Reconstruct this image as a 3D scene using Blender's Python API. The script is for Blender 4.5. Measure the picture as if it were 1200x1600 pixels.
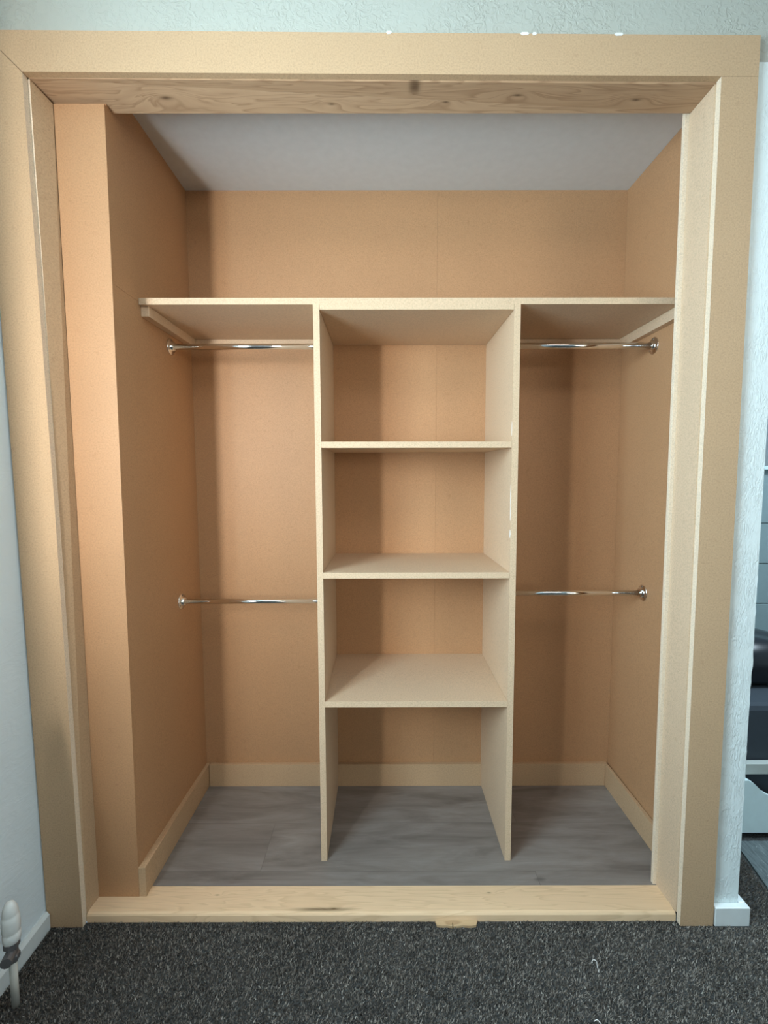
import bpy, bmesh, math, random
from mathutils import Vector, Matrix
random.seed(7)
for o in list(bpy.data.objects): bpy.data.objects.remove(o)
S = bpy.context.scene
COL = S.collection

# ------------------------------------------------------------------ camera
F_PX, PITCH, YAW, ROLL = 729.83, -0.078466, 0.000936, -0.001497
cam = bpy.data.cameras.new('camera'); co = bpy.data.objects.new('camera', cam); COL.objects.link(co)
fw = Vector((math.sin(YAW)*math.cos(PITCH), math.cos(YAW)*math.cos(PITCH), math.sin(PITCH)))
rt = Vector((math.cos(YAW), -math.sin(YAW), 0)); up = rt.cross(fw)
r2 = rt*math.cos(ROLL)+up*math.sin(ROLL); u2 = -rt*math.sin(ROLL)+up*math.cos(ROLL)
co.matrix_world = Matrix(((r2.x, u2.x, -fw.x, 0.00605), (r2.y, u2.y, -fw.y, -1.14736), (r2.z, u2.z, -fw.z, 1.19374), (0, 0, 0, 1)))
cam.sensor_fit = 'HORIZONTAL'; cam.sensor_width = 36; cam.lens = F_PX/1200*36
cam.clip_start = 0.02
S.camera = co

# ------------------------------------------------------------------ light and exposure
S.view_settings.view_transform = 'Standard'; S.view_settings.look = 'None'
S.view_settings.gamma = 1; S.view_settings.use_curve_mapping = False
S.view_settings.exposure = 0.0
W = bpy.data.worlds.new('world'); S.world = W; W.use_nodes = True
bg = W.node_tree.nodes['Background']; bg.inputs[0].default_value = (0.42, 0.67, 1, 1); bg.inputs[1].default_value = 1.68

def area(name, loc, to, sx, sy, power, color):
    l = bpy.data.lights.new(name, 'AREA'); l.shape = 'RECTANGLE'; l.size = sx; l.size_y = sy
    l.energy = power; l.color = color
    o = bpy.data.objects.new(name, l); COL.objects.link(o); o.location = loc
    o.rotation_euler = (Vector(to)-Vector(loc)).to_track_quat('-Z', 'Y').to_euler()
    return o
# bright reveal of the window in the left wall, the window itself, and the window of the far side of the room; the others are added fills
reveal = area('window_reveal_light', (-0.958, -1.44, 1.34), (-0.62, 0.1, 1.27), 0.10, 0.80, 9.25, (1.0, 0.946, 0.878))
reveal.data.spread = math.radians(105)
area('window_left_light', (-1.06, -1.02, 1.50), (0.6, -0.9, 1.40), 0.70, 0.86, 48.24, (0.672, 0.892, 1.0))
area('overhead_fill_light', (0.15, -1.25, 2.38), (0.1, -0.75, 0.0), 1.1, 0.7, 10.08, (1.0, 0.833, 0.742))  # added overhead fill to brighten threshold, floor and shelf tops; no known lamp
rear = area('window_rear_light', (2.15, -3.9, 1.60), (0.1, 0.3, 1.50), 1.1, 0.9, 3.312, (1.0, 0.906, 0.746))
rear.data.spread = math.radians(52)
area('far_fill_light', (2.1, 0.05, 2.2), (1.5, 0.35, 0.0), 0.5, 0.5, 36.0, (0.72, 0.88, 1.0))  # added fill, no window here: brightens the board and things past the pier

# ------------------------------------------------------------------ node helpers
def new_mat(name):
    m = bpy.data.materials.new(name); m.use_nodes = True
    nt = m.node_tree; b = nt.nodes['Principled BSDF']
    return m, nt, b
def N(nt, t, **kw):
    n = nt.nodes.new(t)
    for k, v in kw.items():
        if k in ('operation', 'data_type', 'blend_type', 'feature', 'noise_dimensions', 'wave_type', 'bands_direction', 'interpolation_type', 'distance'):
            setattr(n, k, v)
        else: n.inputs[k].default_value = v
    return n
def coords(nt, scale=(1, 1, 1), loc=(0, 0, 0)):
    tc = nt.nodes.new('ShaderNodeTexCoord'); mp = nt.nodes.new('ShaderNodeMapping')
    mp.inputs['Scale'].default_value = scale; mp.inputs['Location'].default_value = loc
    nt.links.new(tc.outputs['Object'], mp.inputs[0]); return mp.outputs[0]
def ramp(nt, fac, stops):
    r = nt.nodes.new('ShaderNodeValToRGB'); nt.links.new(fac, r.inputs[0])
    while len(r.color_ramp.elements) < len(stops): r.color_ramp.elements.new(0.5)
    for e, (p, c) in zip(r.color_ramp.elements, stops):
        e.position = p; e.color = (*c, 1) if len(c) == 3 else c
    return r.outputs[0]
def math_(nt, op, a, b=None, c=None):
    n = nt.nodes.new('ShaderNodeMath'); n.operation = op
    for i, v in enumerate((a, b, c)):
        if v is None: continue
        if isinstance(v, (int, float)): n.inputs[i].default_value = v
        else: nt.links.new(v, n.inputs[i])
    return n.outputs[0]
def mix(nt, fac, a, b, bt='MIX'):
    n = nt.nodes.new('ShaderNodeMix'); n.data_type = 'RGBA'; n.blend_type = bt
    for i, v in ((0, fac), (6, a), (7, b)):
        if isinstance(v, (int, float)): n.inputs[i].default_value = v
        elif isinstance(v, tuple): n.inputs[i].default_value = (*v, 1)
        else: nt.links.new(v, n.inputs[i])
    return n.outputs[2]
def bump(nt, b, h, strength, dist):
    n = nt.nodes.new('ShaderNodeBump'); n.inputs['Strength'].default_value = strength
    n.inputs['Distance'].default_value = dist; nt.links.new(h, n.inputs['Height'])
    nt.links.new(n.outputs[0], b.inputs['Normal'])
def noise(nt, co_, scale, detail=3, rough=.5, dist=0):
    n = nt.nodes.new('ShaderNodeTexNoise'); n.inputs['Scale'].default_value = scale
    n.inputs['Detail'].default_value = detail; n.inputs['Roughness'].default_value = rough
    n.inputs['Distortion'].default_value = dist; nt.links.new(co_, n.inputs['Vector'])
    return n.outputs[0]

def fibreboard(name, base, speck, blotch=.10, rough=.62, spec=.25):
    m, nt, b = new_mat(name); c = coords(nt)
    n1 = noise(nt, c, 260, 4, .7); n2 = noise(nt, c, 5, 4, .6); n3 = noise(nt, c, 55, 3, .6)
    col = ramp(nt, n1, [(.30, tuple(x*.80 for x in base)), (.50, base), (.72, tuple(min(1, x*1.13) for x in base))])
    col = mix(nt, math_(nt, 'MULTIPLY', ramp(nt, n2, [(.35, (0, 0, 0)), (.70, (1, 1, 1))]), blotch*2), col, tuple(x*.80 for x in base))
    col = mix(nt, math_(nt, 'MULTIPLY', ramp(nt, n3, [(.62, (0, 0, 0)), (.74, (1, 1, 1))]), .35), col, speck)
    nt.links.new(col, b.inputs['Base Color']); b.inputs['Roughness'].default_value = rough
    b.inputs['Specular IOR Level'].default_value = spec
    bump(nt, b, n1, .15, .0006)
    return m
def solid(name, color, rough=.5, metal=0, spec=.5, coat=0):
    m, nt, b = new_mat(name)
    c = coords(nt); n = noise(nt, c, 40, 3)
    nt.links.new(mix(nt, n, tuple(x*.93 for x in color), tuple(min(1, x*1.05) for x in color)), b.inputs['Base Color'])
    b.inputs['Roughness'].default_value = rough; b.inputs['Metallic'].default_value = metal
    b.inputs['Specular IOR Level'].default_value = spec; b.inputs['Coat Weight'].default_value = coat
    return m
def pine(name, light, dark, knots=(), axis_v='Y', stain=(), soft=.36):
    """long grain along X; knots: (x, v, size) bend the grain, stain: (x, v, sx, sv) dark patches"""
    m, nt, b = new_mat(name)
    tc = nt.nodes.new('ShaderNodeTexCoord'); sep = nt.nodes.new('ShaderNodeSeparateXYZ')
    nt.links.new(tc.outputs['Object'], sep.inputs[0])
    x = sep.outputs['X']; v = sep.outputs[axis_v]; w = sep.outputs['Z' if axis_v == 'Y' else 'Y']
    vv = v; km = None
    for kx, kv, s in knots:
        dx = math_(nt, 'DIVIDE', math_(nt, 'SUBTRACT', x, kx), s*3.2)
        dv = math_(nt, 'DIVIDE', math_(nt, 'SUBTRACT', v, kv), s)
        r2_ = math_(nt, 'ADD', math_(nt, 'MULTIPLY', dx, dx), math_(nt, 'MULTIPLY', dv, dv))
        g = math_(nt, 'EXPONENT', math_(nt, 'MULTIPLY', r2_, -1.0))
        vv = math_(nt, 'ADD', vv, math_(nt, 'MULTIPLY', g, s*1.6))
        k = math_(nt, 'EXPONENT', math_(nt, 'MULTIPLY', r2_, -22.0))
        km = k if km is None else math_(nt, 'MAXIMUM', km, k)
    cb = nt.nodes.new('ShaderNodeCombineXYZ')
    nt.links.new(math_(nt, 'MULTIPLY', x, 1.3), cb.inputs[0]); nt.links.new(math_(nt, 'MULTIPLY', vv, 16), cb.inputs[1]); nt.links.new(math_(nt, 'MULTIPLY', w, 8), cb.inputs[2])
    n1 = noise(nt, cb.outputs[0], 1.6, 3, .5, .4)
    rings = math_(nt, 'FRACT', math_(nt, 'MULTIPLY', n1, 11))
    cb2 = nt.nodes.new('ShaderNodeCombineXYZ')
    nt.links.new(math_(nt, 'MULTIPLY', x, 12), cb2.inputs[0]); nt.links.new(math_(nt, 'MULTIPLY', vv, 420), cb2.inputs[1]); nt.links.new(math_(nt, 'MULTIPLY', w, 300), cb2.inputs[2])
    n2 = noise(nt, cb2.outputs[0], 1.0, 3, .6)
    col = ramp(nt, rings, [(.0, light), (.62, tuple((a*2+d)/3 for a, d in zip(light, dark))), (.86, dark), (.97, light)])
    col = mix(nt, soft, col, light)
    col = mix(nt, math_(nt, 'MULTIPLY', n2, .40), col, tuple(a*.78 for a in light))
    if km is not None: col = mix(nt, math_(nt, 'MULTIPLY', km, .85), col, tuple(a*.35 for a in dark))
    for sx_, sv_, a_, b_ in stain:
        dx = math_(nt, 'DIVIDE', math_(nt, 'SUBTRACT', x, sx_), a_); dv = math_(nt, 'DIVIDE', math_(nt, 'SUBTRACT', v, sv_), b_)
        r2_ = math_(nt, 'ADD', math_(nt, 'POWER', math_(nt, 'ABSOLUTE', dx), 3.0), math_(nt, 'POWER', math_(nt, 'ABSOLUTE', dv), 3.0))
        g = math_(nt, 'EXPONENT', math_(nt, 'MULTIPLY', r2_, -1.0))
        g = math_(nt, 'MULTIPLY', g, math_(nt, 'ADD', .45, n2))
        col = mix(nt, math_(nt, 'MULTIPLY', g, .8), col, tuple(a*.25 for a in dark))
    nt.links.new(col, b.inputs['Base Color']); b.inputs['Roughness'].default_value = .58
    b.inputs['Specular IOR Level'].default_value = .25
    bump(nt, b, n2, .2, .0008)
    return m
def plaster(name, color, kind):
    m, nt, b = new_mat(name)
    if kind == 'stipple':
        c = coords(nt); a = noise(nt, c, 62, 3, .55, 1.2); a2 = noise(nt, c, 7, 2)
        h = math_(nt, 'MULTIPLY', ramp(nt, a, [(.46, (0, 0, 0)), (.60, (1, 1, 1))]), ramp(nt, a2, [(.30, (.3, .3, .3)), (.6, (1, 1, 1))]))
        st, d = .55, .0022
    elif kind == 'swirl':
        c = coords(nt, (1, 1, .35)); a = noise(nt, c, 95, 3, .6, 2.2); a2 = noise(nt, coords(nt), 18, 2)
        h = math_(nt, 'MULTIPLY', ramp(nt, a, [(.44, (0, 0, 0)), (.60, (1, 1, 1))]), ramp(nt, a2, [(.38, (.15, .15, .15)), (.6, (1, 1, 1))]))
        st, d = .65, .0020
    else:
        c = coords(nt, (1, .5, 1)); a = noise(nt, c, 26, 4, .6, 1.8); h = ramp(nt, a, [(.40, (0, 0, 0)), (.66, (1, 1, 1))])
        st, d = .35, .0012
    n = noise(nt, coords(nt), 9, 4)
    nt.links.new(mix(nt, n, tuple(x*.95 for x in color), color), b.inputs['Base Color'])
    b.inputs['Roughness'].default_value = .55; b.inputs['Specular IOR Level'].default_value = .35
    bump(nt, b, h, st, d)
    return m

MDF = fibreboard('mdf', (.550, .382, .232), (.40, .26, .15))
MDF_UNIT = fibreboard('mdf_pale', (.66, .50, .345), (.50, .34, .21), .05, .55, .4)
EDGE = fibreboard('mdf_cut_edge', (.80, .675, .52), (.66, .52, .38), .04, .8, .2)
EDGE2 = fibreboard('mdf_front_edge', (.62, .475, .325), (.50, .36, .23), .04, .8, .2)
SHEET = fibreboard('mdf_sheet', (.495, .285, .148), (.36, .19, .09), .12, .52, .32)
PINE_HEAD = pine('pine_head', (.52, .345, .21), (.25, .135, .07), [(-.52, .06, .022), (-.12, .075, .012), (.16, .07, .012), (.33, .05, .016), (.62, .06, .016)], 'Y', [(.081, .028, .013, .020)])
PINE_SILL = pine('pine_sill', (.90, .66, .42), (.50, .33, .16), [(-.13, .028, .010), (-.46, .07, .008), (.30, .075, .008)], 'Y', [(-.16, .026, .07, .005)], .66)
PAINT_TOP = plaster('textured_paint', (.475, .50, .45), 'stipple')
PAINT_PIER = plaster('swirled_paint', (.82, .93, .94), 'swirl')
PAINT_LEFT = plaster('brushed_paint', (.80, .91, .96), 'brush')
PAINT_ROOM = solid('room_paint', (.74, .78, .77), .8)
CEIL = solid('ceiling_paint', (.66, .70, .72), .8)
GLOSS = solid('gloss_paint', (.74, .80, .80), .35)
WHITE = solid('white_plastic', (.78, .82, .80), .35)
GREYP = solid('grey_metal', (.20, .20, .21), .4, .6)
PIPE = solid('painted_pipe', (.62, .62, .56), .45)
CHROME = solid('chrome', (.86, .86, .84), .11, 1)
FILLER = solid('white_filler', (.86, .86, .84), .5)
DARK = solid('dark_gap', (.03, .022, .018), .9)
DUSK = solid('dark_slate_fabric', (.035, .048, .062), .85)
BAG = solid('black_vinyl', (.012, .014, .018), .22)
GREYCAB = solid('grey_green_laminate', (.27, .36, .37), .45)
PALE = solid('pale_board', (.50, .55, .52), .5)
CYANW = solid('white_laminate', (.74, .92, .94), .4)
SCREW = solid('screw_metal', (.25, .2, .15), .4, .8)
WOODRAW = pine('raw_softwood', (.62, .45, .26), (.34, .2, .1))

def laminate():
    m, nt, b = new_mat('grey_oak_laminate')
    tc = nt.nodes.new('ShaderNodeTexCoord')
    mp = nt.nodes.new('ShaderNodeMapping'); mp.inputs['Location'].default_value = (.36, .045, 0); nt.links.new(tc.outputs['Object'], mp.inputs[0])
    br = nt.nodes.new('ShaderNodeTexBrick'); nt.links.new(mp.outputs[0], br.inputs['Vector'])
    br.inputs['Scale'].default_value = 1; br.inputs['Brick Width'].default_value = 1.29; br.inputs['Row Height'].default_value = .193
    br.inputs['Mortar Size'].default_value = .0008; br.inputs['Color1'].default_value = (0, 0, 0, 1); br.inputs['Color2'].default_value = (1, 1, 1, 1)
    br.inputs['Mortar'].default_value = (.5, .5, .5, 1); br.offset = .37
    sep = nt.nodes.new('ShaderNodeSeparateXYZ'); nt.links.new(mp.outputs[0], sep.inputs[0])
    cell = math_(nt, 'MULTIPLY', br.outputs['Color'], 7.3)
    cb = nt.nodes.new('ShaderNodeCombineXYZ')
    nt.links.new(math_(nt, 'ADD', math_(nt, 'MULTIPLY', sep.outputs[0], 2.4), cell), cb.inputs[0])
    nt.links.new(math_(nt, 'MULTIPLY', sep.outputs[1], 13), cb.inputs[1]); nt.links.new(cell, cb.inputs[2])
    n1 = noise(nt, cb.outputs[0], 1.3, 5, .6, .7)
    cb2 = nt.nodes.new('ShaderNodeCombineXYZ')
    nt.links.new(math_(nt, 'ADD', math_(nt, 'MULTIPLY', sep.outputs[0], 11), cell), cb2.inputs[0])
    nt.links.new(math_(nt, 'MULTIPLY', sep.outputs[1], 160), cb2.inputs[1])
    n2 = noise(nt, cb2.outputs[0], 1.2, 4, .6, .5)
    col = ramp(nt, n1, [(.28, (.150, .128, .112)), (.42, (.225, .200, .182)), (.58, (.30, .274, .252)), (.8, (.40, .375, .35))])
    col = mix(nt, math_(nt, 'MULTIPLY', n2, .55), col, (.150, .137, .128))
    vo = nt.nodes.new('ShaderNodeTexVoronoi'); vo.inputs['Scale'].default_value = 1.0
    mp2 = nt.nodes.new('ShaderNodeMapping'); mp2.inputs['Scale'].default_value = (4.2, 9.5, 1); nt.links.new(tc.outputs['Object'], mp2.inputs[0]); nt.links.new(mp2.outputs[0], vo.inputs['Vector'])
    kn = ramp(nt, vo.outputs['Distance'], [(.03, (1, 1, 1)), (.10, (0, 0, 0))])
    col = mix(nt, math_(nt, 'MULTIPLY', kn, .6), col, (.045, .04, .042))
    col = mix(nt, math_(nt, 'MULTIPLY', br.outputs['Fac'], .35), col, (.05, .045, .045))
    nt.links.new(col, b.inputs['Base Color']); b.inputs['Roughness'].default_value = .42
    b.inputs['Specular IOR Level'].default_value = .35
    bump(nt, b, n2, .1, .0005)
    return m
LAM = laminate()
def carpet_mat(name, a, c_, sc=190):
    m, nt, b = new_mat(name); c = coords(nt)
    n1 = noise(nt, c, sc, 3, .7); n2 = noise(nt, c, 6, 4, .6); n3 = noise(nt, c, 38, 3, .6)
    f = math_(nt, 'ADD', math_(nt, 'MULTIPLY', n1, .62), math_(nt, 'ADD', math_(nt, 'MULTIPLY', n2, .16), math_(nt, 'MULTIPLY', n3, .22)))
    nt.links.new(ramp(nt, f, [(.38, a), (.62, c_)]), b.inputs['Base Color'])
    b.inputs['Roughness'].default_value = .95; b.inputs['Specular IOR Level'].default_value = .1
    bump(nt, b, n1, .8, .004)
    return m
CARPET = carpet_mat('dark_carpet', (.020, .021, .021), (.10, .104, .102))
def fibre_mat():
    m, nt, b = new_mat('carpet_fibre'); at = nt.nodes.new('ShaderNodeAttribute'); at.attribute_name = 'shade'
    nt.links.new(ramp(nt, at.outputs['Fac'], [(0, (.028, .025, .021)), (.55, (.225, .205, .178)), (.93, (.50, .47, .42)), (1, (.55, .54, .50))]), b.inputs['Base Color'])
    b.inputs['Roughness'].default_value = .9; b.inputs['Specular IOR Level'].default_value = .1
    return m
PILE = fibre_mat() or carpet_mat('carpet_fibre', (.030, .031, .031), (.21, .215, .208), 420)

def mat_streak():
    m, nt, b = new_mat('streaky_mat'); c = coords(nt, (150, 22, 20)); c2 = coords(nt, (260, 60, 60))
    n1 = noise(nt, c, 1, 4, .6, .4); n2 = noise(nt, c2, 1, 2, .5)
    col = ramp(nt, n1, [(.3, (.05, .065, .068)), (.6, (.13, .165, .17)), (.8, (.24, .28, .28))])
    col = mix(nt, ramp(nt, n2, [(.70, (0, 0, 0)), (.76, (1, 1, 1))]), col, (.75, .85, .85))
    nt.links.new(col, b.inputs['Base Color']); b.inputs['Roughness'].default_value = .6
    return m
MATM = mat_streak()

# ------------------------------------------------------------------ mesh helpers
def link(name, bm, m, parent=None, smooth=False):
    me = bpy.data.meshes.new(name); bmesh.ops.recalc_face_normals(bm, faces=bm.faces[:]); bm.to_mesh(me); bm.free()
    me.materials.append(m)
    if smooth:
        for p in me.polygons: p.use_smooth = True
    o = bpy.data.objects.new(name, me); COL.objects.link(o)
    if parent is not None: o.parent = parent; o.matrix_parent_inverse = parent.matrix_world.inverted()
    return o
def edges(o, normals, m=None):
    # sawn board edges are paler than the pressed faces
    o.data.materials.append(m or EDGE)
    for p in o.data.polygons:
        if any(p.normal.dot(Vector(n)) > .9 for n in normals): p.material_index = 1
    return o
def tag(o, label, cat, group=None, kind=None):
    o['label'] = label
    if kind: o['kind'] = kind
    o['category'] = cat
    if group: o['group'] = group
    return o
def struct(o, label=None):
    o['kind'] = 'structure'
    if label: o['label'] = label
    return o
def hexa(bm, bot, top, bev=0):
    """bot/top: four points each, same winding"""
    vs = [bm.verts.new(p) for p in list(bot)+list(top)]
    fs = [bm.faces.new([vs[i] for i in q]) for q in ((0, 1, 2, 3), (7, 6, 5, 4), (0, 4, 5, 1), (1, 5, 6, 2), (2, 6, 7, 3), (3, 7, 4, 0))]
    if bev:
        es = list({e for f in fs for e in f.edges})
        bmesh.ops.bevel(bm, geom=es, offset=bev, segments=2, affect='EDGES', profile=.5)
def box(bm, x0, x1, y0, y1, z0, z1, bev=0):
    hexa(bm, [(x0, y0, z0), (x1, y0, z0), (x1, y1, z0), (x0, y1, z0)], [(x0, y0, z1), (x1, y0, z1), (x1, y1, z1), (x0, y1, z1)], bev)
def post(bm, y0, y1, z0, z1, xl0, xr0, xl1, xr1, bev=0):
    """upright board whose left/right faces lean: xl0..xr0 at z0, xl1..xr1 at z1"""
    hexa(bm, [(xl0, y0, z0), (xr0, y0, z0), (xr0, y1, z0), (xl0, y1, z0)], [(xl1, y0, z1), (xr1, y0, z1), (xr1, y1, z1), (xl1, y1, z1)], bev)
def lathe(bm, prof, p0, axis, n=28):
    """prof: (distance along axis, radius) revolved"""
    ax = Vector(axis).normalized(); a = ax.orthogonal().normalized(); b = ax.cross(a); p0 = Vector(p0); rings = []
    for t, r in prof:
        rings.append([bm.verts.new(p0+ax*t+(a*math.cos(2*math.pi*i/n)+b*math.sin(2*math.pi*i/n))*max(r, 1e-5)) for i in range(n)])
    for A_, B_ in zip(rings, rings[1:]):
        for i in range(n): bm.faces.new((A_[i], A_[(i+1) % n], B_[(i+1) % n], B_[i]))
    bm.faces.new(rings[0][::-1]); bm.faces.new(rings[-1])
def empty(name, loc):
    o = bpy.data.objects.new(name, None); COL.objects.link(o); o.location = loc; o.empty_display_size = .05
    bpy.context.view_layer.update(); return o
BM = bmesh.new

# ------------------------------------------------------------------ room shell
ZC = 2.42          # room ceiling
def xw(z): return -.8865-.0143*z      # the left wall leans slightly
bm = BM(); box(bm, -1.3, 3.3, -4.2, 0.0155, -.06, 0); box(bm, .8, 3.3, 0.0155, 2.6, -.06, 0); struct(link('floor', bm, CARPET), 'dark charcoal carpet')
bm = BM(); box(bm, -1.3, 3.3, -4.2, 2.6, ZC, ZC+.1); struct(link('ceiling', bm, PAINT_ROOM))
bm = BM()
def lw(y0, y1, z0, z1): post(bm, y0, y1, z0, z1, xw(z0)-.22, xw(z0), xw(z1)-.22, xw(z1))
lw(-.63, .70, 0, ZC); lw(-4.2, -1.46, 0, ZC); lw(-1.46, -.63, 0, 1.03); lw(-1.46, -.63, 2.06, ZC)
struct(link('wall_left', bm, PAINT_LEFT), 'white painted side wall left of the closet frame')
bm = BM(); box(bm, -1.3, 3.3, -4.3, -4.2, 0, ZC); struct(link('wall_rear', bm, PAINT_ROOM))
bm = BM(); box(bm, 3.3, 3.4, -4.2, 2.6, 0, ZC); struct(link('wall_right', bm, PAINT_ROOM))
bm = BM(); box(bm, .95, 3.3, 2.5, 2.6, 0, ZC); struct(link('wall_far', bm, PAINT_ROOM))
# wall the closet is built into: over the head and the narrow pier on the right with a chipped corner
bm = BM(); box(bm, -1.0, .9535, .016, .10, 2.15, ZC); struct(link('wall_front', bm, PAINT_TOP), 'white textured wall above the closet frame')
bm = BM()
nseg = 150; prev = None
for i in range(nseg+1):
    z = ZC*0+2.1499*i/nseg
    ex = .9525+.0006*math.sin(z*9)+random.choice((0, 0, 0, 0, .0010, .0022, -.0006)) if .3 < z < .95 else .9530
    ring = [bm.verts.new((x, y, z)) for x, y in ((.8705, .016), (ex-.0015, .016), (ex, .0175), (.9535, .05), (.9535, .66), (.8990, .66), (.8705, .10))]
    if prev:
        for k in range(7): bm.faces.new((prev[k], prev[(k+1) % 7], ring[(k+1) % 7], ring[k]))
    else: bm.faces.new(ring[::-1])
    prev = ring
bm.faces.new(prev)
struct(link('wall_pier', bm, PAINT_PIER), 'narrow white textured wall strip right of the closet frame')

# baseboards of the room
def lskirt():
    bm = BM(); xf = xw(0)
    prof = [(xf, 0), (xf+.011, 0), (xf+.011, .042), (xf+.004, .050), (xf-.0005, .050)]
    A_ = [bm.verts.new((x, -4.1, z)) for x, z in prof]; B_ = [bm.verts.new((x, -.0025, z)) for x, z in prof]
    for i in range(5): bm.faces.new((A_[i], A_[(i+1) % 5], B_[(i+1) % 5], B_[i]))
    bm.faces.new(A_[::-1]); bm.faces.new(B_)
    return bm
struct(link('baseboard_left', lskirt(), GLOSS), 'white low skirting board on the left wall')
bm = BM(); box(bm, .8815, .973, -.0015, .0158, .001, .053, .0015); box(bm, .9545, .973, .0160, .66, .001, .053, .0015)
struct(link('baseboard_right', bm, GLOSS), 'white skirting block at the foot of the right wall strip')

# ------------------------------------------------------------------ closet shell (MDF sheets)
YB, ZF = .5415, .0253
bm = BM(); box(bm, -.80, .87, .1155, YB+.02, -.02, ZF); box(bm, -.675, .84, .0995, .1155, -.02, ZF); struct(link('laminate_floor', bm, LAM), 'grey oak laminate closet floor')
bm = BM()
box(bm, -.69, .1940, YB, YB+.012, 0.026, 2.30); box(bm, .1944, .87, YB, YB+.012, 0.026, 2.30); box(bm, -.69, .87, YB+.0121, YB+.03, 0.026, 2.30)
struct(link('wall_back', bm, SHEET), 'brown MDF sheet back wall of the closet')
bm = BM()
def side(bm, x0f, x0b, x1f, x1b, z0, z1, dx, y0, y1):
    hexa(bm, [(x0f, y0, z0), (x0f+dx, y0, z0), (x0b+dx, y1, z0), (x0b, y1, z0)], [(x1f, y0, z1), (x1f+dx, y0, z1), (x1b+dx, y1, z1), (x1b, y1, z1)])
def wl(y, z): # left sheet: face position
    k = (y-.0745)/(YB-.0745); f = -.6752+.0024*z/2.1; b = -.6635-.0100*z/2.1
    return f+(b-f)*k
for a, b in ((.026, 1.6746), (1.6754, 2.30)): side(bm, wl(.0745, a), wl(YB, a), wl(.0745, b), wl(YB, b), a, b, -.012, .0742, YB-.0008)
side(bm, -.6785, -.6665, -.6765, -.6770, .026, 2.30, -.05, .0760, YB-.0008)
struct(link('wall_closet_left', bm, SHEET), 'brown MDF sheet left side wall of the closet')
bm = BM(); side(bm, .8530, .8530, .8490, .8485, .026, 2.1705, .017, .1125, YB-.0008)
struct(link('wall_closet_right', bm, SHEET), 'brown MDF sheet right side wall of the closet')
bm = BM(); box(bm, -.75, .90, .1005, YB+.03, 2.171, 2.20); struct(link('ceiling_closet', bm, CEIL), 'pale grey closet ceiling')
bm = BM(); box(bm, -.69, -.67, .0995, .1125, 2.13, 2.1705); box(bm, -.675, .85, .0985, .1004, 2.128, 2.42); struct(link('wall_over_head', bm, PAINT_ROOM))
bm = BM(); box(bm, -.92, -.835, .02, .0745, 0, 2.149); box(bm, -.92, -.730, .0745, .60, 0, 2.149); box(bm, -.8345, -.7900, .0175, .0740, 0, .0250); struct(link('wall_stud_fill_left', bm, WOODRAW))  # stud plus unseen filler blocks, added to stop sky light leaking through gaps
# sheets covering the jambs
bm = BM(); post(bm, .0655, .0738, .0258, 2.0968, -.7880, -.6753, -.7960, -.6728); struct(link('trim_1', bm, SHEET), 'wide brown MDF upright facing forward inside left of the opening')
bm = BM(); post(bm, .1008, .1120, .0258, 2.1250, .7747, .8520, .7655, .8520, .0008); struct(edges(link('trim_2', bm, MDF_UNIT), [(-1, 0, 0), (0, -1, 0)]), 'thin pale MDF upright edge at the back right of the opening')

# ------------------------------------------------------------------ frame boards
bm = BM()
def leftleg():
    z1i, z1o = 2.1166, 2.2087
    f = [(-.8842, .0012), (-.7916, .0012), (-.8030, 1.10), (-.8212, z1i), (-.9145, z1o), (-.9060, 1.594), (-.8950, .85)]
    A_ = [bm.verts.new((x, 0, z)) for x, z in f]; B_ = [bm.verts.new((x, .0158, z)) for x, z in f]
    n = len(f)
    for i in range(n): bm.faces.new((A_[i], A_[(i+1) % n], B_[(i+1) % n], B_[i]))
    bm.faces.new(A_[::-1]); bm.faces.new(B_)
leftleg(); struct(edges(link('trim_3', bm, MDF), [(1, 0, 0)]), 'upright MDF casing board on the left of the opening, mitred at its top')
def prism(bm, f, y0, y1):
    A_ = [bm.verts.new((x, y0, z)) for x, z in f]; B_ = [bm.verts.new((x, y1, z)) for x, z in f]; n = len(f)
    for i in range(n): bm.faces.new((A_[i], A_[(i+1) % n], B_[(i+1) % n], B_[i]))
    bm.faces.new(A_[::-1]); bm.faces.new(B_)
bm = BM(); prism(bm, [(-.8203, 2.1172), (.7839, 2.1066), (.8692, 2.1062), (.8692, 2.1939), (-.8657, 2.2062), (-.9135, 2.2090)], 0, .0158)
head = struct(link('trim_4', bm, MDF), 'horizontal MDF casing board across the top of the opening')
for fx, fz, fw_ in ((.330, 2.1972, .010), (.352, 2.1970, .005), (.5445, 2.1958, .010), (.02, 2.2000, .006)):
    bm = BM(); prism(bm, [(fx-fw_, fz), (fx-fw_*.6, fz-.0035), (fx+fw_*.7, fz-.0030), (fx+fw_, fz), (fx+fw_*.6, fz+.003), (fx-fw_*.7, fz+.003)], -.0012, -.0001)
    link('paint_fleck', bm, FILLER, head)['label'] = 'white paint fleck'
bm = BM(); prism(bm, [(.7902, .0012), (.8771, .0012), (.8692, 2.1056), (.7839, 2.1060)], 0, .0158)
struct(edges(link('trim_5', bm, MDF), [(-1, 0, 0)]), 'upright MDF casing board on the right of the opening')
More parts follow.
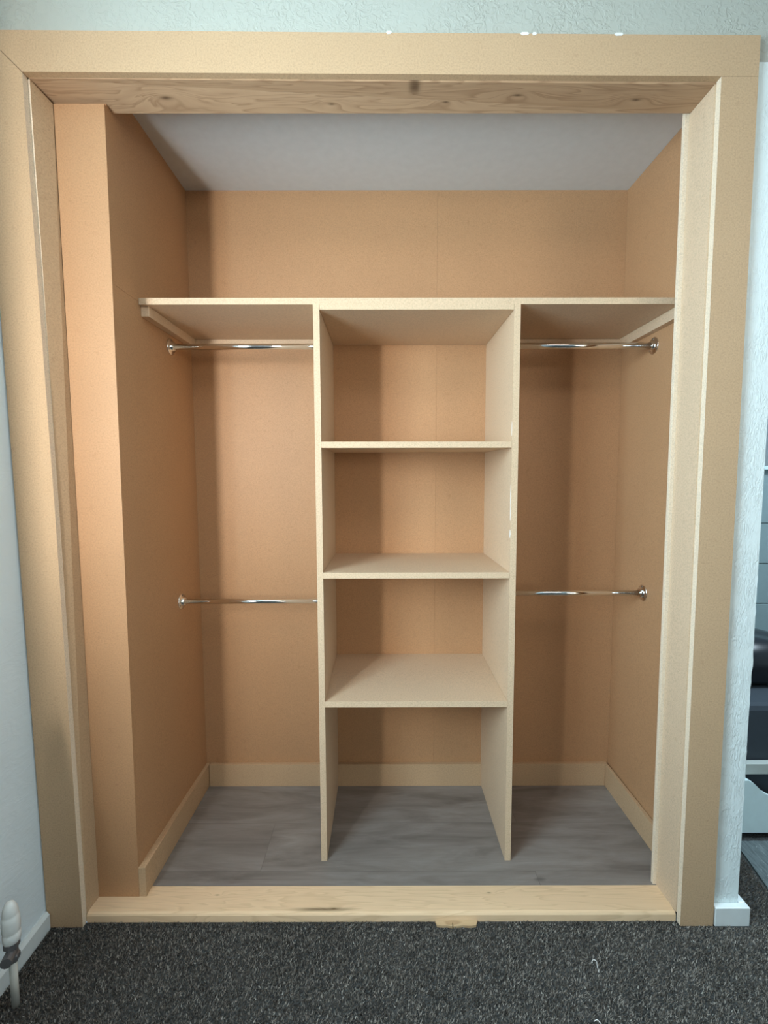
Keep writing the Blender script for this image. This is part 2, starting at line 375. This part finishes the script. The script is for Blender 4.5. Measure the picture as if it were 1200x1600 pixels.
# linings
bm = BM(); hexa(bm, [(-.7905, .0162, .0258), (-.7871, .0652, .0258), (-.8000, .0652, .0258), (-.8000, .0162, .0258)],
                [(-.8160, .0162, 2.1140), (-.7975, .0652, 2.0960), (-.8300, .0652, 2.1140), (-.8300, .0162, 2.1140)])
struct(edges(link('trim_6', bm, MDF), [(0, -1, 0)]), 'narrow MDF lining board between left casing and the brown upright')
bm = BM(); hexa(bm, [(.7878, .0162, .0258), (.8100, .0162, .0258), (.8100, .1004, .0258), (.7840, .1004, .0258)],
                [(.7800, .0162, 2.1010), (.8100, .0162, 2.1010), (.8100, .1004, 2.0965), (.7763, .1004, 2.0965)])
struct(link('trim_7', bm, MDF_UNIT), 'MDF lining board inside the right of the opening')
bm = BM(); hexa(bm, [(-.8180, .0162, 2.1155), (.7850, .0162, 2.1015), (.7770, .0977, 2.0975), (-.7960, .0977, 2.0978)],
                [(-.8180, .0162, 2.1400), (.7850, .0162, 2.1400), (.7770, .0977, 2.1275), (-.7960, .0977, 2.1275)])
struct(link('trim_8', bm, PINE_HEAD), 'knotty pine board lining the underside of the opening head')
bm = BM()
prof = [(.014, .001), (.0985, .001), (.0985, .0256), (.022, .0256), (.0165, .0235), (.0142, .0195)]
A_ = [bm.verts.new((-.7895, y, z)) for y, z in prof]; B_ = [bm.verts.new((.7870, y, z)) for y, z in prof]
for i in range(6): bm.faces.new((A_[i], A_[(i+1) % 6], B_[(i+1) % 6], B_[i]))
bm.faces.new(A_[::-1]); bm.faces.new(B_)
struct(link('trim_9', bm, PINE_SILL), 'pale pine threshold board along the floor of the opening')

# closet skirting
def skirt_side(xf, xb, t, y0, y1, name, label):
    bm = BM(); hexa(bm, [(xf, y0, ZF+.0004), (xf+t, y0, ZF+.0004), (xb+t*.6, y1, ZF+.0004), (xb, y1, ZF+.0004)], [(xf, y0, .1110), (xf+t, y0, .1110), (xb+t*.6, y1, .1110), (xb, y1, .1110)], .0008)
    return struct(link(name, bm, MDF), label)
skirt_side(-.6752, -.6637, .0195, .0745, YB-.0005, 'baseboard_closet_left', 'MDF skirting along the left side of the closet')
bm = BM(); box(bm, -.6750, -.6552, .0656, .0744, ZF+.0008, .1110, .0006); struct(link('baseboard_return', bm, MDF))
skirt_side(.8380, .8380, .0150, .1135, YB-.0005, 'baseboard_closet_right', 'MDF skirting along the right side of the closet')
bm = BM(); box(bm, -.6495, .8375, YB-.0145, YB-.0003, ZF+.0004, .1115, .0008); struct(link('baseboard_back', bm, MDF), 'MDF skirting along the back of the closet')

# ------------------------------------------------------------------ centre shelving unit
YU = .1851
def xa(z): return -.1695-.0025*(z-1.1)       # inner face of left upright
def xb(z): return .3703-.0022*(z-1.1)
TP = .0178
unit = empty('shelving_unit', (.10, .36, ZF))
tag(unit, 'open MDF shelving tower with three shelves in the centre of the closet', 'shelving unit')
zt = 1.6655; z0 = ZF+.0003
yb = YB-.0150
def upright(name, f, s):
    bm = BM()
    # notched over the skirting at the foot
    for (a, b, y1) in ((z0, .1118, yb), (.1118, zt, YB-.0004)):
        x0, x1 = f(a), f(b)
        if s < 0: post(bm, YU, y1, a, b, x0-TP, x0, x1-TP, x1)
        else: post(bm, YU, y1, a, b, x0, x0+TP, x1, x1+TP)
    bmesh.ops.remove_doubles(bm, verts=bm.verts[:], dist=1e-5)
    return edges(link(name, bm, MDF_UNIT, unit), [(0, -1, 0)], EDGE2)
upright('side_panel', xa, -1); rp = upright('side_panel', xb, 1)
bm = BM(); box(bm, xa(1.66)+.0006, xb(1.66)-.0006, YU, YB-.0004, 1.6510, 1.6653, .0003); edges(link('top_panel', bm, MDF_UNIT, unit), [(0, -1, 0)], EDGE2)
for zfr, zbk, yf in ((1.2886, 1.2925, YU+.0006), (.9132, .9100, YU-.0004), (.5261, .5325, YU+.0004)):
    bm = BM(); a, b = xa(zfr)+.0003, xb(zfr)-.0003; y1 = YB-.0004
    hexa(bm, [(a, yf, zfr-.0175), (b, yf, zfr-.0175), (b, y1, zbk-.0175), (a, y1, zbk-.0175)], [(a, yf, zfr), (b, yf, zfr), (b, y1, zbk), (a, y1, zbk)], .0005)
    edges(link('shelf', bm, MDF_UNIT, unit), [(0, -1, 0)], EDGE2)
# streaks of filler on the right side panel's inner front edge
for z_, dz, dy in ((1.135, .030, .004), (1.085, .022, .0035), (1.025, .012, .006), (1.325, .02, .002)):
    bm = BM(); x = xb(z_)-.0006
    pts = [(YU+.003+dy*random.random()*.6, z_-dz+2*dz*i/7) for i in range(8)]
    prev = None
    for i, (y, z) in enumerate(pts):
        w_ = dy*(.25+math.sin(math.pi*(i+.4)/7.8))*.5
        cur = [bm.verts.new((x, y-w_, z)), bm.verts.new((x, y+w_, z)), bm.verts.new((x+.0007, y+w_*1.1, z)), bm.verts.new((x+.0007, y-w_*1.1, z))]
        if prev:
            for k in range(4): bm.faces.new((prev[k], prev[(k+1) % 4], cur[(k+1) % 4], cur[k]))
        else: bm.faces.new(cur[::-1])
        prev = cur
    bm.faces.new(prev)
    f_ = link('filler_streak', bm, FILLER, rp); f_['label'] = 'white filler smear'

# long top shelf and the battens it sits on
bm = BM(); hexa(bm, [(wl(.19, 1.67)+.0006, .1900, 1.6668), (.8480, .1900, 1.6668), (.8480, YB-.0006, 1.6668), (wl(YB, 1.67)+.0006, YB-.0006, 1.6668)],
                [(wl(.19, 1.68)+.0006, .1900, 1.6845), (.8480, .1900, 1.6845), (.8480, YB-.0006, 1.6845), (wl(YB, 1.68)+.0006, YB-.0006, 1.6845)], .0005)
tag(edges(link('top_shelf', bm, MDF_UNIT), [(0, -1, 0)], EDGE2), 'long MDF shelf spanning the whole closet above the rails', 'shelf')
G = 'battens under the long shelf'
bm = BM(); hexa(bm, [(wl(.2, 1.64)+.0004, .2010, 1.6380), (-.6500, .2010, 1.6380), (-.6480, YB-.0010, 1.6400), (wl(YB, 1.64)+.0004, YB-.0010, 1.6400)], [(wl(.2, 1.66)+.0004, .2010, 1.6662), (-.6500, .2010, 1.6662), (-.6480, YB-.0010, 1.6662), (wl(YB, 1.66)+.0004, YB-.0010, 1.6662)], .0006)
tag(link('shelf_batten', bm, MDF_UNIT), 'MDF support batten on the left side wall under the long shelf', 'batten', G)
bm = BM(); box(bm, .8300, .8492, .2010, YB-.0010, 1.6350, 1.6662, .0006)
tag(link('shelf_batten', bm, MDF_UNIT), 'MDF support batten on the right side wall under the long shelf', 'batten', G)
bm = BM(); box(bm, -.6478, xa(1.65)-TP-.0005, YB-.0190, YB-.0006, 1.6420, 1.6662, .0006)
tag(link('shelf_batten', bm, MDF_UNIT), 'batten on the back wall behind the upper left clothes rail', 'batten', G)
bm = BM(); box(bm, xb(1.65)+TP+.0005, .8298, YB-.0190, YB-.0006, 1.6420, 1.6662, .0006)
tag(link('shelf_batten', bm, MDF_UNIT), 'batten on the back wall behind the upper right clothes rail', 'batten', G)

# ------------------------------------------------------------------ chrome clothes rails
def rail(xwall, xside, y, z, s, label, r=.0095):
    """s=+1: wall flange on the left at xwall pointing right"""
    t = empty('clothes_rail', ((xwall+xside)/2, y, z)); tag(t, label, 'clothes rail', 'chrome clothes rails')
    L = abs(xside-xwall)
    bm = BM(); lathe(bm, [(.002, r), (L-.0004, r)], (xwall, y, z), (s, 0, 0), 32); link('rail_tube', bm, CHROME, t, True)
    bpy.context.view_layer.objects.active = None
    def flange(x, d):
        bm = BM(); lathe(bm, [(.0003, .0255), (.0022, .0262), (.0038, .0248), (.0046, .0180), (.0058, .0150), (.0125, .0145), (.0140, .0135), (.0142, .0097)], (x, y, z), (d, 0, 0), 36)
        f = link('end_flange', bm, CHROME, t, True)
        for k in range(3):
            a = math.radians(90+120*k)
            bm = BM(); lathe(bm, [(.0030, .0034), (.0050, .0032), (.0056, .0018), (.0057, .0002)], (x, y+math.cos(a)*.0205, z+math.sin(a)*.0205), (d, 0, 0), 12)
            link('screw', bm, SCREW, f, True)
    flange(xwall, s); flange(xside, -s)
    return t
rail(wl(.376, 1.6), xa(1.6)-TP-.0003, .376, 1.6020, 1, 'upper chrome rail in the left bay, just below the long shelf')
rail(wl(.384, .775), xa(.78)-TP-.0003, .384, .7750, 1, 'lower chrome rail in the left bay at mid height', .0082)
rail(.8500, xb(1.6)+TP+.0003, .343, 1.5945, -1, 'upper chrome rail in the right bay, just below the long shelf')
rail(.8516, xb(.8)+TP+.0003, .349, .8105, -1, 'lower chrome rail in the right bay at mid height', .0082)

# ------------------------------------------------------------------ radiator, valve and pipe at the left edge
t = empty('radiator', (-.86, -.60, .10)); tag(t, 'white panel radiator cut off by the left edge of the picture', 'radiator')
bm = BM()
box(bm, -.848, -.836, -1.25, -.205, .11, .70, .003)
for i in range(26): box(bm, -.8375, -.8335, -1.235+i*.0395, -1.215+i*.0395, .13, .68, .0015)
link('front_panel', bm, GLOSS, t)
bm = BM(); box(bm, -.876, -.8485, -1.24, -.208, .12, .69, .002); link('convector', bm, GLOSS, t)
t = empty('radiator_valve', (-.8257, -.1824, 0)); tag(t, 'white ridged radiator valve on a painted pipe rising from the carpet', 'valve')
bm = BM(); lathe(bm, [(0, .0078), (.125, .0078)], (-.8257, -.1824, .0005), (0, 0, 1), 20); link('pipe', bm, PIPE, t, True)
bm = BM(); lathe(bm, [(0, .012), (.004, .0145), (.014, .0145), (.018, .012), (.03, .011), (.034, .0155), (.046, .0155), (.05, .012)], (-.8257, -.1824, .112), (0, 0, 1), 6)
lathe(bm, [(0, .010), (.012, .0115), (.030, .0115)], (-.8257, -.1824, .135), (.3, -1, 0), 12)
link('valve_body', bm, GREYP, t)
bm = BM(); p = Vector((-.8245, -.1824, .158)); n = 24; rings = []
H = [(0, .0130), (.004, .0160), (.022, .0168), (.024, .0152), (.028, .0168), (.050, .0166), (.062, .0158), (.064, .0142), (.068, .0150), (.082, .0128), (.092, .0085), (.095, .004)]
for z_, r in H:
    rings.append([bm.verts.new(p+Vector((math.cos(2*math.pi*i/n)*r*(1+.05*(i % 2)), math.sin(2*math.pi*i/n)*r*(1+.05*(i % 2)), z_))) for i in range(n)])
for A_, B_ in zip(rings, rings[1:]):
    for i in range(n): bm.faces.new((A_[i], A_[(i+1) % n], B_[(i+1) % n], B_[i]))
bm.faces.new(rings[0][::-1]); bm.faces.new(rings[-1]); link('valve_head', bm, WHITE, t, True)

# ------------------------------------------------------------------ things seen past the right-hand wall
bm = BM()
pts = [(1.05, .02), (1.62, .02), (1.62, .10), (1.40, .115), (1.30, .128), (1.245, .158), (1.215, .188), (1.195, .200), (1.05, .200)]
prism(bm, pts, .300, .318)
tag(link('white_board', bm, CYANW), 'white board with a sloping cut top edge behind the right wall strip', 'board')
bm = BM(); box(bm, 1.06, 1.70, .322, .345, .2065, .243, .002)
tag(link('pale_rail', bm, PALE), 'pale horizontal rail just above the white board at the right edge', 'board')
bm = BM(); box(bm, 1.075, 1.70, .350, 1.25, .03, .43, .02)
tag(link('dark_storage_box', bm, DUSK), 'dark slate box behind the white board at the right edge', 'box')
bm = BM()
for cx_, cy_, cz_, rx, ry, rz in ((1.36, .62, .50, .22, .16, .10),):
    bmesh.ops.create_uvsphere(bm, u_segments=40, v_segments=24, radius=1)
    for v in bm.verts:
        c = v.co; k = 1+.05*math.sin(5*c.x+3*c.z)+.04*math.sin(9*c.y+4*c.x)
        q = Vector((math.copysign(abs(c.x)**.7, c.x), math.copysign(abs(c.y)**.8, c.y), math.copysign(abs(c.z)**.75, c.z)))
        v.co = Vector((cx_+q.x*rx*k, cy_+q.y*ry, cz_-.0+max(q.z*rz*k, -.068)))
tag(link('black_bag', bm, BAG, None, True), 'shiny black bag lying on the dark box at the right edge', 'bag')
cab = empty('drawer_cabinet', (1.9, 1.65, 0)); tag(cab, 'tall grey green cabinet with drawer fronts glimpsed at the right edge', 'cabinet')
bm = BM(); box(bm, 1.45, 2.6, 1.42, 1.95, .0005, 1.22, .003); link('carcass', bm, GREYCAB, cab)
for a in range(5):
    bm = BM(); box(bm, 1.46, 2.59, 1.402, 1.4195, .03+a*.225, .03+a*.225+.221, .003); link('drawer_front', bm, GREYCAB, cab)
bm = BM(); box(bm, 1.43, 2.62, 1.38, 1.96, 1.2205, 1.24, .003); link('cabinet_top', bm, CYANW, cab)

# ------------------------------------------------------------------ small things
bm = BM()
f = [(.142, .0130), (.146, -.0010), (.160, -.0026), (.172, -.0020), (.186, -.0042), (.1868, .0060), (.1882, .0060), (.189, -.0040), (.214, -.0022), (.236, -.0034), (.249, -.0012), (.256, .0130)]
A_ = [bm.verts.new((x, y, .0004)) for x, y in f]; B_ = [bm.verts.new((x, y, .0068)) for x, y in f]
for i in range(len(f)): bm.faces.new((A_[i], A_[(i+1) % len(f)], B_[(i+1) % len(f)], B_[i]))
bm.faces.new(A_[::-1]); bm.faces.new(B_)
tag(link('wood_offcut', bm, WOODRAW), 'small split raw wood strip showing under the front of the threshold', 'wood strip')
bm = BM(); f = [(1.053, -.19), (1.1138, .11), (1.137, .226), (1.145, .285), (1.70, .285), (1.70, -.19)]
A_ = [bm.verts.new((x, y, .0004)) for x, y in f]; B_ = [bm.verts.new((x, y, .0045)) for x, y in f]
for i in range(len(f)): bm.faces.new((A_[i], A_[(i+1) % len(f)], B_[(i+1) % len(f)], B_[i]))
bm.faces.new(A_[::-1]); bm.faces.new(B_)
tag(link('floor_mat', bm, MATM), 'streaky grey mat on the carpet at the right edge, in front of the white board', 'mat')
def thread(pts, r, label):
    P = [Vector(p) for p in pts]; Q = []
    for i in range(len(P)-1):
        p0, p1, p2, p3 = P[max(i-1, 0)], P[i], P[i+1], P[min(i+2, len(P)-1)]
        for k in range(6):
            t = k/6; Q.append(.5*((2*p1)+(p2-p0)*t+(2*p0-5*p1+4*p2-p3)*t*t+(3*p1-p0-3*p2+p3)*t**3))
    Q.append(P[-1]); bm = BM(); prev = None
    for i, q in enumerate(Q):
        d = (Q[min(i+1, len(Q)-1)]-Q[max(i-1, 0)]).normalized(); a = d.cross(Vector((0, 0, 1))).normalized(); b = d.cross(a)
        cur = [bm.verts.new(q+(a*math.cos(k*math.pi/3)+b*math.sin(k*math.pi/3))*r) for k in range(6)]
        if prev:
            for k in range(6): bm.faces.new((prev[k], prev[(k+1) % 6], cur[(k+1) % 6], cur[k]))
        else: bm.faces.new(cur[::-1])
        prev = cur
    bm.faces.new(prev)
    return tag(link('white_thread', bm, FILLER), label, 'thread', 'white threads on the carpet')
thread([(.512, -.100, .009), (.516, -.094, .010), (.524, -.096, .010), (.521, -.108, .0095), (.519, -.122, .009)], .0006, 'curled white thread on the carpet in front of the right casing')
thread([(.462, -.222, .009), (.470, -.220, .010), (.476, -.229, .0098)], .0007, 'short white thread on the carpet near the bottom edge of the picture')

# carpet pile: short blades over the part of the carpet in view
import numpy as np
rng = np.random.default_rng(3)
def pile():
    xs, ys = [], []
    n = 150000
    x = rng.uniform(-.90, 1.25, n); y = rng.uniform(-.47, .014, n)
    k = (y < -.001) | ((x > -.785) & (x < .785)) & (y < .013)
    x2 = rng.uniform(.975, 1.5, 26000); y2 = rng.uniform(-.02, .34, 26000)
    x3 = rng.uniform(-.90, 1.5, 120000); y3 = rng.uniform(-1.15, -.47, 120000)
    x = np.concatenate([x[k], x2, x3]); y = np.concatenate([y[k], y2, y3])
    bad = (x > .879) & (x < .976) & (y > -.004)
    bad |= ((x+.8257)**2+(y+.1824)**2) < .0085**2
    bad |= (x < -.874)
    bad |= (x > 1.1055+(y-.11)*.2) & (y > -.31)
    bad |= (x > .136) & (x < .262) & (y > -.005)
    x = x[~bad]; y = y[~bad]; n = len(x)
    a = rng.uniform(0, 2*math.pi, n); w = rng.uniform(.0007, .0019, n); h = rng.uniform(.004, .0085, n)
    lx = rng.normal(.0010, .0022, n); ly = rng.normal(-.0008, .0022, n)
    ly = np.where(y > -.006, np.minimum(ly, 0), ly)
    V = np.zeros((n, 3, 3)); V[:, 0] = np.stack([x-np.cos(a)*w, y-np.sin(a)*w, np.zeros(n)], 1)
    V[:, 1] = np.stack([x+np.cos(a)*w, y+np.sin(a)*w, np.zeros(n)], 1); V[:, 2] = np.stack([x+lx, y+ly, h], 1)
    me = bpy.data.meshes.new('carpet_pile'); me.vertices.add(n*3); me.vertices.foreach_set('co', V.reshape(-1))
    me.loops.add(n*3); me.loops.foreach_set('vertex_index', np.arange(n*3)); me.polygons.add(n)
    me.polygons.foreach_set('loop_start', np.arange(0, n*3, 3)); me.update(calc_edges=True); me.materials.append(PILE)
    # tufts share a shade
    cell = (np.floor(x/.0035).astype(int)*7919+np.floor(y/.0035).astype(int)*104729) % 4099
    sh = np.clip(.55*rng.random(4099)[cell]+.45*rng.random(n), 0, 1)
    me.attributes.new('shade', 'FLOAT', 'POINT').data.foreach_set('value', np.repeat(sh, 3).astype(np.float32))
    o = bpy.data.objects.new('carpet_pile', me); COL.objects.link(o)
    return o
tag(pile(), 'short dark charcoal pile of the carpet', 'carpet', kind='stuff')
